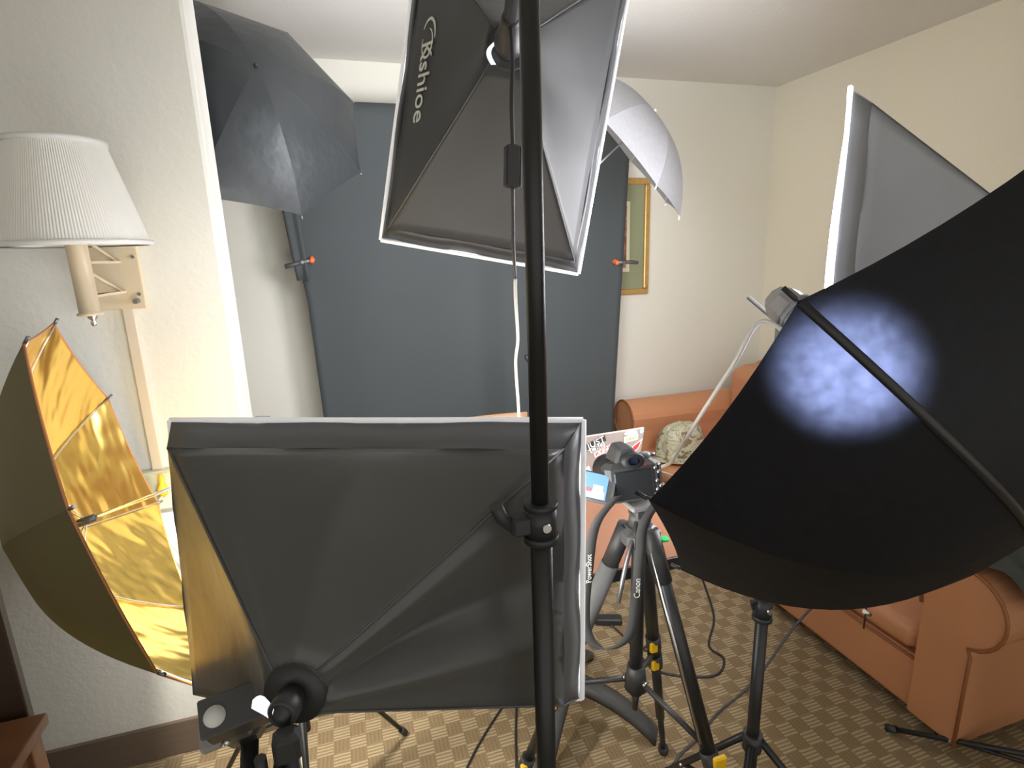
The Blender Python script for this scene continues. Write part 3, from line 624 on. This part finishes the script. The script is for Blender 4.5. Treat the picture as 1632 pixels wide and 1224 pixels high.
# camouflage cap on the seat
CP = Thing('camouflage_cap', 'camouflage cloth cap lying on the orange sofa seat', 'cap', (1.785, 2.62, .335))
def capf(u, v):
    a = 2 * math.pi * u; t = v * math.pi / 2
    rr = math.cos(t) ** .75; wob = 1 + .05 * math.sin(3 * a + 1) + .04 * math.sin(7 * a + 3 * v)
    return V((1.785 + .150 * rr * wob * math.cos(a), 2.62 + .10 * rr * wob * math.sin(a), .337 + .20 * math.sin(t) ** .8 + .008 * math.sin(5 * a) * math.sin(2 * t)))
CP.part('crown', MB().grid(capf, 36, 12), M['camo'])
CP.part('brim', MB().slab(lambda u, v: V((1.785 + (.145 + .07 * v) * math.cos(math.pi * (.95 + .75 * u)), 2.62 + (.095 + .09 * v) * math.sin(math.pi * (.95 + .75 * u)), .345 - .005 * v + .02 * math.sin(math.pi * u))), 16, 4, .003, lambda u, v: V((0, 0, 1))), M['camo'])
CP.part('band', MB().tube([(1.785 + .152 * math.cos(a), 2.62 + .102 * math.sin(a), .362) for a in [2 * math.pi * i / 28 for i in range(29)]], .006, 6), M['camo'])

single('jacket', MB().grid(lambda u, v: V((1.70 + .22 * (u - .5) + .02 * math.sin(9 * v), .80 + .34 * v + .02 * math.sin(7 * u), .625 + .10 * math.sin(math.pi * u) ** .6 * math.sin(math.pi * v) ** .6 + .014 * math.sin(13 * u + 5 * v) - .06 * max(0, .25 - v) * 4)), 22, 22), M['cloth_green'], 'rumpled grey green cloth on the near sofa arm', 'cloth', (1.75, .95, .61))

# ------------------------------------------------------------------ table, laptop, chair
TB = Thing('table', 'small table with orange laminate top and black edge under the laptop', 'table', (.59, 1.45, 0))
TB.part('top', MB().box((.21, 1.108, .716), (.972, 1.80, .740)), M['table_top'])
for a, b in (((.204, 1.10, .708), (.978, 1.108, .741)), ((.204, 1.80, .708), (.978, 1.808, .741)), ((.204, 1.108, .708), (.21, 1.80, .741)), ((.972, 1.108, .708), (.978, 1.80, .741))):
    TB.part('edge_band', MB().box(a, b), M['black'], bevel=.002)
TB.part('under_frame', MB().box((.26, 1.14, .690), (.92, 1.76, .716)), M['black'])
TB.part('column', MB().cyl((.59, 1.45, .10), (.59, 1.45, .70), .032, n=20), M['black'])
for k in range(4):
    a = math.radians(128 + 90 * k); d = V((math.sin(a), math.cos(a), 0)); s_ = d.cross(V((0, 0, 1)))
    fo = MB()
    def ft(u, v, d=d, s_=s_):
        z = .135 * (1 - u) ** .8 + .030; w_ = .030 - .004 * u
        return V((.59, 1.45, 0)) + d * (.02 + .27 * u) + s_ * (v - .5) * 2 * w_ + V((0, 0, z + .02 * math.sin(math.pi * u) - .008 * (2 * v - 1) ** 2))
    fo.slab(ft, 10, 4, .03, lambda u, v: V((0, 0, -1)))
    f_ = TB.part('foot', fo, M['black_grey'])
    e = V((.59, 1.45, 0)) + d * .275
    TB.part('glide', MB().cyl((e.x, e.y, 0), (e.x, e.y, .012), .012, n=10), M['black'], parent=f_)

LPx, LPy = .73, 1.53
lt = V((0, -.235, .972)).normalized(); lx = V((.995, .04, 0)).normalized(); ln_ = lx.cross(lt).normalized()   # outward normal of lid back toward camera
if ln_.y > 0: ln_ = -ln_
LP = Thing('laptop', 'open laptop covered in stickers standing on the orange table', 'laptop', (LPx, LPy, .741))
hin = V((LPx, LPy, .752))
def lid(x, y, d=0.0): return hin + lx * x + lt * y + ln_ * d
LP.part('base', MB().box((LPx - .15, LPy, .743), (LPx + .15, LPy + .21, .757)), M['laptop'], bevel=.004)
LP.part('keyboard', MB().box((LPx - .13, LPy + .03, .757), (LPx + .13, LPy + .12, .7585)), M['black_soft'])
ld = LP.part('lid', MB().add([lid(-.15, 0, 0), lid(.15, 0, 0), lid(.15, .205, 0), lid(-.15, .205, 0), lid(-.15, 0, -.008), lid(.15, 0, -.008), lid(.15, .205, -.008), lid(-.15, .205, -.008)], [(0, 1, 2, 3), (7, 6, 5, 4), (0, 4, 5, 1), (1, 5, 6, 2), (2, 6, 7, 3), (3, 7, 4, 0)]), M['laptop'], bevel=.003)
LP.part('screen', MB().add([lid(-.14, .012, -.0085), lid(.14, .012, -.0085), lid(.14, .195, -.0085), lid(-.14, .195, -.0085)], [(3, 2, 1, 0)]), M['screen_off'], parent=ld)
def patch(name, pts, m, d): return LP.part(name, MB().prism([lid(x, y, d - .0006) for x, y in pts], ln_ * .0006), m, parent=ld)
def ltext(body, size, x, y, rot, m, d, sq=1.0):
    c, s_ = math.cos(rot), math.sin(rot)
    LP.part('sticker_lettering', text_mb(body, size, lid(x, y, d), lx * c + lt * s_, lt * c - lx * s_, .0003, sq), m, parent=ld)
def rect(cx, cy, w_, h_, r_):
    c, s_ = math.cos(r_), math.sin(r_); return [(cx + a * c - b * s_, cy + a * s_ + b * c) for a, b in ((-w_ / 2, -h_ / 2), (w_ / 2, -h_ / 2), (w_ / 2, h_ / 2), (-w_ / 2, h_ / 2))]
r0 = math.radians(22)
# JUST CBD and the other stickers
patch('sticker', rect(-.019, .179, .066, .024, r0), M['st_black'], .0012)
ltext('JUST', .031, -.019, .1785, r0, M['st_white'], .0020, .95)
patch('sticker', rect(-.013, .160, .050, .018, r0), M['st_white'], .0014)
ltext('CBD', .023, -.013, .160, r0, M['st_black'], .0022, 1.0)
patch('sticker', rect(.010, .144, .064, .019, r0), M['st_white'], .0012)
ltext('RYZE', .022, .010, .144, r0, M['st_red'], .0018, 1.1)
patch('sticker', rect(.104, .174, .050, .022, math.radians(6)), M['st_cream'], .0012)
ltext('Vibes', .019, .104, .174, math.radians(6), M['st_olive'], .0018, 1.0)
patch('sticker', [(.100 + .024 * math.cos(a), .194 + .007 * math.sin(a)) for a in [i * math.pi / 8 for i in range(16)]], M['st_white'], .0012)
patch('sticker', [(.139 + .007 * math.cos(a), .194 + .007 * math.sin(a)) for a in [i * math.pi / 6 for i in range(12)]], M['st_blue'], .0012)
for sgn in (-1, 1):
    wing = [(.006, -.030), (.016, -.005), (.045, .018), (.040, -.002), (.036, -.014), (.024, -.024)]
    wing = [(.098 + sgn * (a * .9 + .004), .145 + b * .85) for a, b in wing]
    if sgn < 0: wing = wing[::-1]
    cx = sum(p[0] for p in wing) / 6; cy = sum(p[1] for p in wing) / 6
    patch('sticker', [(cx + (p[0] - cx) * 1.25, cy + (p[1] - cy) * 1.25) for p in wing], M['st_white'], .0012)
    patch('sticker', wing, M['st_red'], .0016)
patch('sticker', rect(-.03, .07, .014, .05, math.radians(25)), M['st_white'], .0012)
patch('sticker', rect(-.02, .02, .03, .012, 0), M['st_cream'], .0012)

CH = Thing('wooden_chair', 'wooden chair behind the table, only its top rail showing over the softbox', 'chair', (.58, 2.05, 0))
CH.part('top_rail', MB().slab(lambda u, v: V((.375 + .37 * u, 2.25 + .02 * math.sin(math.pi * u), .742 + .072 * v)), 10, 2, .02, lambda u, v: V((0, 1, 0))), M['wood_chair'])
CH.part('seat', MB().box((.38, 1.86, .43), (.74, 2.26, .46)), M['wood_chair'], bevel=.006)
for fx in (.395, .725):
    CH.part('back_post', MB().tube([(fx, 2.262, 0), (fx, 2.255, .46), (fx, 2.262, .75)], .014, 8), M['wood_chair'])
    CH.part('leg', MB().tube([(fx, 1.885, 0), (fx, 1.885, .435)], .016, 8), M['wood_chair'])
for k in range(4): CH.part('back_slat', MB().box((.45 + k * .065, 2.255, .46), (.475 + k * .065, 2.267, .75)), M['wood_chair'])

# ------------------------------------------------------------------ tripod with bridge camera
TX, TY = .568, .976
TR = Thing('tripod', 'black camera tripod with yellow clips carrying the camera', 'tripod', (TX, TY, 0))
TR.part('column', MB().cyl((TX, TY, .50), (TX, TY, .93), .0150, n=16).cyl((TX, TY, .455), (TX, TY, .50), .006, .009, n=12), M['black'])
TR.part('brace_hub', MB().cyl((TX, TY, .515), (TX, TY, .575), .026, .020, n=16), M['black_soft'])
TR.part('head_yoke', MB().box((TX - .040, TY - .034, .878), (TX + .040, TY + .034, .925), bev=.012).cyl((TX, TY, .925), (TX, TY, .955), .024, .020, n=16).box((TX - .018, TY - .02, .945), (TX + .018, TY + .02, .972), bev=.004), M['black_grey'])
TR.part('quick_plate', MB().box((TX - .032, TY - .03, .968), (TX + .032, TY + .03, .980), bev=.003), M['grey_plastic'])
TR.part('bubble_level', MB().cyl((TX + .040, TY - .035, .898), (TX + .040, TY - .035, .903), .010, n=14), M['green'])
TR.part('pan_handle', MB().tube([(TX - .01, TY - .01, .945), (TX - .055, TY - .045, .865), (TX - .085, TY - .07, .80)], .005, 8), M['metal_dark'])
a0 = math.atan2(.81 - TX, 1.22 - TY)
for k, off in enumerate((0, 110, 260)):
    a = a0 + math.radians(off); d = V((math.sin(a), math.cos(a), 0)); s_ = d.cross(V((0, 0, 1)))
    top = V((TX, TY, .895)) + d * .036; ftp = V((TX, TY, .012)) + d * .343
    def lp_(t): return top.lerp(ftp, t)
    lg = TR.part('leg', MB().tube([lp_(0), lp_(.51)], .0160, 10).tube([lp_(.51), lp_(.80)], .0125, 10).tube([lp_(.8), lp_(.985)], .0085, 10), M['black'])
    TR.part('leg_knuckle', MB().tube([lp_(-.03), lp_(.09)], .019, 10), M['black_soft'], parent=lg)
    if k == 2: TR.part('foam_grip', MB().tube([lp_(.08), lp_(.36)], .0205, 14), M['grey_foam'], parent=lg)
    if k == 1: TR.part('leg_rail', MB().tube([lp_(.02) - d * .0 + s_ * .016 + V((0, 0, .004)), lp_(.45) + s_ * .016], .0032, 6), M['metal'], parent=lg)
    for t, big in (((.43, 0), (.51, 0)), ((.505, 1), (.8, 0)), ((.52, 0), (.77, 0)))[k]:
        TR.part('leg_clip', MB().tube([lp_(t - .03), lp_(t + .025)], .0190, 10), M['black_soft'], parent=lg)
        q = lp_(t) + (V((.45, -.85, .1)).normalized() if big else V((-.45, -.8, .1)).normalized()) * .017
        e_ = 1.5 if big else 1.0
        TR.part('clip_lever', MB().box((-.010 * e_, -.006, -.018 * e_), (.010 * e_, .006, .018 * e_), Matrix.Translation(q), bev=.003), M['yellow'], parent=lg)
    TR.part('rubber_foot', MB().tube([lp_(.975), lp_(1.0)], .015, 10), M['black_soft'], parent=lg)
    TR.part('brace', MB().tube([V((TX, TY, .535)) + d * .02, lp_(.47)], .0065, 8), M['black_soft'])
    TR.part('rivet', MB().cyl(V((TX, TY, .540)) + d * .026 - s_ * .009, V((TX, TY, .540)) + d * .026 + s_ * .009, .003, n=8), M['metal'])

# camera body: local x right, y forward, z up
CMo = V((.549, .980, 1.036)); yaw = math.radians(-8)
CMx = Matrix.Translation(CMo) @ Matrix.Rotation(yaw, 4, 'Z') @ Matrix.Rotation(math.radians(-4), 4, 'Y') @ Matrix.Rotation(math.radians(-8), 4, 'X')
CA = Thing('bridge_camera', 'black bridge camera with side screen flipped out on the tripod', 'camera', (.549, .980, .986))
def cb(a, b, bev=.006): return MB().box(a, b, CMx, bev)
CA.part('body', cb((-.058, -.018, -.045), (.058, .030, .034), .010), M['black_grey'])
CA.part('hand_grip', cb((.040, -.012, -.044), (.066, .055, .030), .012), M['black_soft'])
CA.part('lens_barrel', MB().lathe([(.0, .02), (.036, .02), (.037, .07), (.033, .075), (.033, .105), (.0, .105)], CMx @ frame((-.020, 0, -.004), (1, 0, 0), (0, 0, -1), (0, 1, 0)), 28), M['black_soft'])
hs = CA.part('viewfinder_hump', MB().add([CMx @ V(p) for p in ((-.036, -.010, .032), (.022, -.010, .032), (.022, .06, .032), (-.036, .06, .032), (-.022, -.006, .062), (.010, -.006, .062), (.006, .055, .066), (-.020, .055, .066))], [(3, 2, 1, 0), (4, 5, 6, 7), (0, 1, 5, 4), (1, 2, 6, 5), (2, 3, 7, 6), (3, 0, 4, 7)]), M['black_grey'], bevel=.006)
CA.part('eyecup', MB().lathe([(.010, -.012), (.018, -.012), (.020, -.004), (.018, .012), (.010, .012)], CMx @ frame((-.002, -.022, .040), (1.25, 0, 0), (0, 0, -.85), (0, 1, 0)), 20), M['black_soft'])
CA.part('eyepiece', MB().box((-.012, -.026, .032), (.010, -.022, .048), CMx), M['glass'])
CA.part('screen_recess', cb((-.042, -.0215, -.042), (.038, -.016, .018), .002), M['screen_off'])
CA.part('recess_frame', MB().box((-.044, -.0205, -.046), (.040, -.017, -.042), CMx).box((.037, -.0205, -.044), (.040, -.017, .020), CMx), M['metal_dark'])
CA.part('mode_dial', MB().lathe([(0, 0), (.013, 0), (.013, .008), (.011, .010), (0, .010)], CMx @ Matrix.Translation((.036, .008, .034)), 20), M['grey_plastic'])
CA.part('control_dial', MB().lathe([(0, 0), (.009, 0), (.009, .006), (0, .006)], CMx @ Matrix.Translation((.055, .020, .032)), 16), M['metal_dark'])
for bx, bz in ((.047, .016), (.054, .006), (.049, -.012), (.056, -.024), (.048, -.030)):
    CA.part('button', MB().lathe([(0, .003), (.0036, .003), (.0036, -.002)], CMx @ frame((bx, -.018, bz), (1, 0, 0), (0, 0, 1), (0, -1, 0)), 10), M['metal'])
CA.part('record_button', MB().lathe([(0, .002), (.003, .002), (.003, -.002)], CMx @ frame((.028, -.018, .026), (1, 0, 0), (0, 0, 1), (0, -1, 0)), 10), M['st_red'])
# flip-out screen
FS = Matrix.Translation(CMx @ V((-.044, -.024, -.020))) @ Matrix.Rotation(math.radians(-30), 4, 'Z') @ Matrix.Rotation(math.radians(10), 4, 'Y') @ Matrix.Rotation(math.radians(-38), 4, 'X')
fs_ = CA.part('flip_screen', MB().box((-.078, -.005, -.030), (-.004, .005, .032), FS, .003), M['black_grey'], label='small lit display folded out to the left')
CA.part('bezel', MB().box((-.079, -.0058, -.031), (-.003, -.0045, -.026), FS).box((-.008, -.0058, -.031), (-.003, -.0045, .033), FS), M['metal_dark'], parent=fs_)
CA.part('display', MB().box((-.074, -.0066, -.024), (-.018, -.0048, .028), FS), M['screen_blue'], parent=fs_)
CA.part('display_subject', MB().box((-.072, -.0072, -.023), (-.022, -.0066, -.008), FS).box((-.046, -.0072, -.008), (-.026, -.0066, .004), FS), M['screen_white'], parent=fs_)
CA.part('display_sofa', MB().box((-.066, -.0076, -.012), (-.048, -.0072, -.004), FS), M['screen_red'], parent=fs_)

# camera strap
def ribbon(path, w_, widthdir, thick=.0014):
    pts = smooth_path(path, 7); n_ = len(pts) - 1
    def fn(u, v): return pts[round(v * n_)] + widthdir(v) * (u - .5) * w_
    return MB().slab(fn, 2, n_, thick, lambda u, v: V((.15, -1, .1)))
wd = lambda v: V((.93, .0, .0)) if v < .42 else V((.80, -.25, .0))
SW = Thing('camera_strap', 'dark camera strap looped below the camera on the tripod', 'strap', (.48, .94, .67))
st = SW.part('webbing', ribbon([(.50, .945, 1.015), (.453, .947, .961), (.440, .954, .868), (.434, .960, .735), (.452, .952, .675), (.488, .938, .668), (.520, .924, .706), (.530, .919, .797), (.535, .912, .899), (.540, .905, .973), (.62, .935, 1.03)], .024, wd), M['strap'])
SW.part('strap_lettering', text_mb('PowerShot', .017, (.4385, .9485, .862), V((.006, .0, 1)), V((-1, 0, .0)), .0004, .85), M['logo'], parent=st)
SW.part('strap_lettering', text_mb('Canon', .018, (.531, .9135, .818), V((.01, 0, 1)), V((-.95, .28, 0)), .0004, .95), M['logo'], parent=st)

# ------------------------------------------------------------------ small camera-like device at the lower left
DV = Thing('compact_camera', 'small black camera body with pale round disc and top dial beside the softbox apex', 'camera', (-.16, .66, .86))
dz = V((.05, -.62, .78)).normalized(); dx = V((.90, .20, -.02)); dx = (dx - dz * dx.dot(dz)).normalized(); dy = dz.cross(dx)
DM = frame((-.155, .680, .955), dx, dy, dz)
DV.part('body', MB().box((-.058, -.022, -.055), (.082, .022, .0), DM, .004), M['black_soft'])
DV.part('top_plate', MB().box((-.060, -.023, -.004), (.084, .023, .002), DM, .002), M['black_grey'])
DV.part('round_disc', MB().lathe([(0, .004), (.0125, .004), (.0125, 0)], DM @ Matrix.Translation((-.042, -.002, 0)), 24), M['white'])
DV.part('top_dial', MB().lathe([(.007, .005), (.009, .008), (.018, .008), (.019, 0)], DM @ Matrix.Translation((.040, .004, 0)), 24), M['black_grey'])
DV.part('clamp_block', MB().box((-.046, -.020, -.095), (-.012, .020, -.050), DM, .004), M['black_grey'])
DV.part('clamp_screw', MB().lathe([(0, .004), (.004, .004), (.004, 0)], DM @ frame((-.040, -.022, -.06), (1, 0, 0), (0, 0, 1), (0, -1, 0)), 10), M['metal'])
DV.part('mount', MB().box((-.052, -.018, -.15), (.0, .018, -.095), DM, .008), M['black'])
DV.part('side_plate', MB().box((-.078, -.016, -.118), (-.052, .016, -.098), DM, .003), M['grey_plastic'])
DV.part('arm', MB().tube([DM @ V((.045, 0, -.03)), V((-.12, .60, .91)), V((-.15, .46, .90))], .009, 8), M['black'])
DV.part('support', MB().tube([DM @ V((-.02, 0, -.145)), V((-.20, .60, .60)), V((-.20, .60, .012))], .012, 10), M['black'])

# ------------------------------------------------------------------ furniture at the left edge
ET = Thing('end_table', 'reddish brown wooden end table at the lower left corner', 'table', (-.95, 1.1, 0))
ET.part('top', MB().box((-1.20, .86, .520), (-.700, 1.306, .548)), M['wood'], bevel=.004)
for lx_, ly_ in ((-.735, 1.27), (-.735, .90), (-1.165, 1.27), (-1.165, .90)):
    ET.part('leg', MB().box((lx_ - .022, ly_ - .022, 0), (lx_ + .022, ly_ + .022, .52)), M['wood'], bevel=.003)
for a, b in (((-.748, .92, .44), (-.726, 1.25, .52)), ((-1.15, 1.255, .44), (-.757, 1.275, .52)), ((-1.15, .89, .44), (-.757, .91, .52))):
    ET.part('apron', MB().box(a, b), M['wood'], bevel=.002)
ET.part('lower_shelf', MB().box((-1.15, .92, .14), (-.757, 1.25, .158)), M['wood'])
DC = Thing('room_divider', 'dark upright wooden panel behind the end table at the left edge', 'divider', (-1.0, 1.35, 0))
DC.part('board', MB().box((-1.30, 1.335, .05), (-.752, 1.360, .92)), M['wood_dark'], bevel=.004)
for fx in (-1.2, -.80): DC.part('foot', MB().box((fx - .03, 1.315, 0), (fx + .03, 1.38, .05)), M['wood_dark'], bevel=.004)

# ------------------------------------------------------------------ cords
CA1 = Thing('mains_flex', 'black cord with inline switch hanging from the upper softbox, white lower down', 'cord', (.30, .94, 1.0))
CA1.part('cord', MB().tube(smooth_path([tuple(MA @ V((0, -.46, -.01))), (.306, .952, 1.797), (.297, .934, 1.732), (.297, .934, 1.666), (.296, .935, 1.64)], 6), .0036, 8), M['black_soft'])
sw = CA1.part('inline_switch', MB().box((-.0125, -.010, -.033), (.0125, .010, .033), Matrix.Translation((.295, .935, 1.637)) @ Matrix.Rotation(.05, 4, 'Y'), .003), M['black_soft'])
CA1.part('switch_side', MB().box((.0126, -.009, -.032), (.0150, .009, .032), Matrix.Translation((.295, .935, 1.637)) @ Matrix.Rotation(.05, 4, 'Y')), M['grey_plastic'], parent=sw)
CA1.part('cord', MB().tube(smooth_path([(.295, .935, 1.606), (.297, .945, 1.55), (.299, .954, 1.502), (.307, .975, 1.455)], 6), .0032, 8), M['black_grey'])
CA1.part('cord', MB().tube(smooth_path([(.307, .975, 1.455), (.315, 1.002, 1.411), (.332, 1.049, 1.333), (.341, 1.098, 1.273), (.356, 1.135, 1.16), (.362, 1.16, 1.05), (.36, 1.18, .88), (.35, 1.22, .76), (.34, 1.30, .7445), (.30, 1.5, .7445)], 6), .0034, 8), M['cord_white'])
single('mains_flex', MB().tube(smooth_path([tuple(hC + V((-.02, .0, -.03))), (.714, .823, 1.366), (.690, .857, 1.285), (.705, .968, 1.156), (.722, 1.065, 1.045), (.716, 1.10, .995), (.80, 1.35, .87), (1.2, 1.9, .60), (1.62, 2.30, .343), (1.75, 2.36, .342)], 7), .0042, 8), M['cord_white'], 'white cord dropping from the grey lamp head past the camouflage cap', 'cord', (.7, .95, 1.0))
F5 = .0045
def floor_cord(pts, r, m, label):
    return single('extension_cord', MB().tube(smooth_path(pts, 7), r, 7), m, label, 'cord', (pts[0][0], pts[0][1], 0), 'cords on the carpet')
floor_cord([(1.55, 2.1, F5), (1.4786, 1.9618, F5), (1.36, 1.72, F5), (1.233, 1.578, F5), (1.24, 1.50, F5), (1.17, 1.44, F5), (1.08, 1.458, F5), (.98, 1.52, F5), (.96, 1.62, F5), (1.02, 1.66, F5)], .0045, M['black_soft'], 'thin black cord curling over the carpet behind the tripod')
floor_cord([(1.80, 1.30, .345), (1.60, 1.34, .34), (1.46, 1.38, .20), (1.30, 1.36, .06), (1.18, 1.335, F5), (1.05, 1.29, F5), (.95, 1.235, F5), (.84, 1.19, F5), (.72, 1.10, F5), (.55, .9, F5)], .0045, M['black_grey'], 'grey cord sweeping from the sofa down across the tripod foot')
floor_cord([(.46, 1.60, F5), (.3938, 1.548, F5), (.30, 1.45, F5), (.2335, 1.3676, F5), (.12, 1.2, F5)], .0035, M['black_soft'], 'thin dark cord slanting across the carpet left of the pole')
floor_cord([(.47, 1.62, F5 + .004), (.44, 1.532, F5), (.405, 1.43, F5), (.3724, 1.32, F5), (.34, 1.2, F5)], .0035, M['black_soft'], 'thin dark cord running straight down the carpet beside the pole')
floor_cord([(-.25, 1.62, F5), (-.235, 1.52, F5), (-.18, 1.42, F5), (-.13, 1.30, F5), (-.12, 1.18, F5)], .0055, M['cord_beige'], 'pale beige cord curving on the carpet under the wide softbox')
AD = Thing('power_adapter', 'black power adapter with cord on the carpet under the table', 'adapter', (.95, 1.83, 0))
AD.part('brick', MB().box((-.055, -.022, 0), (.055, .022, .028), Matrix.Translation((.935, 1.835, 0)) @ Matrix.Rotation(-.35, 4, 'Z'), .005), M['black_soft'])
AD.part('lead', MB().tube(smooth_path([(.93, 1.82, .012), (.95, 1.74, .005), (.96, 1.68, .005), (1.0, 1.62, .005)], 5), .003, 6), M['black_soft'])
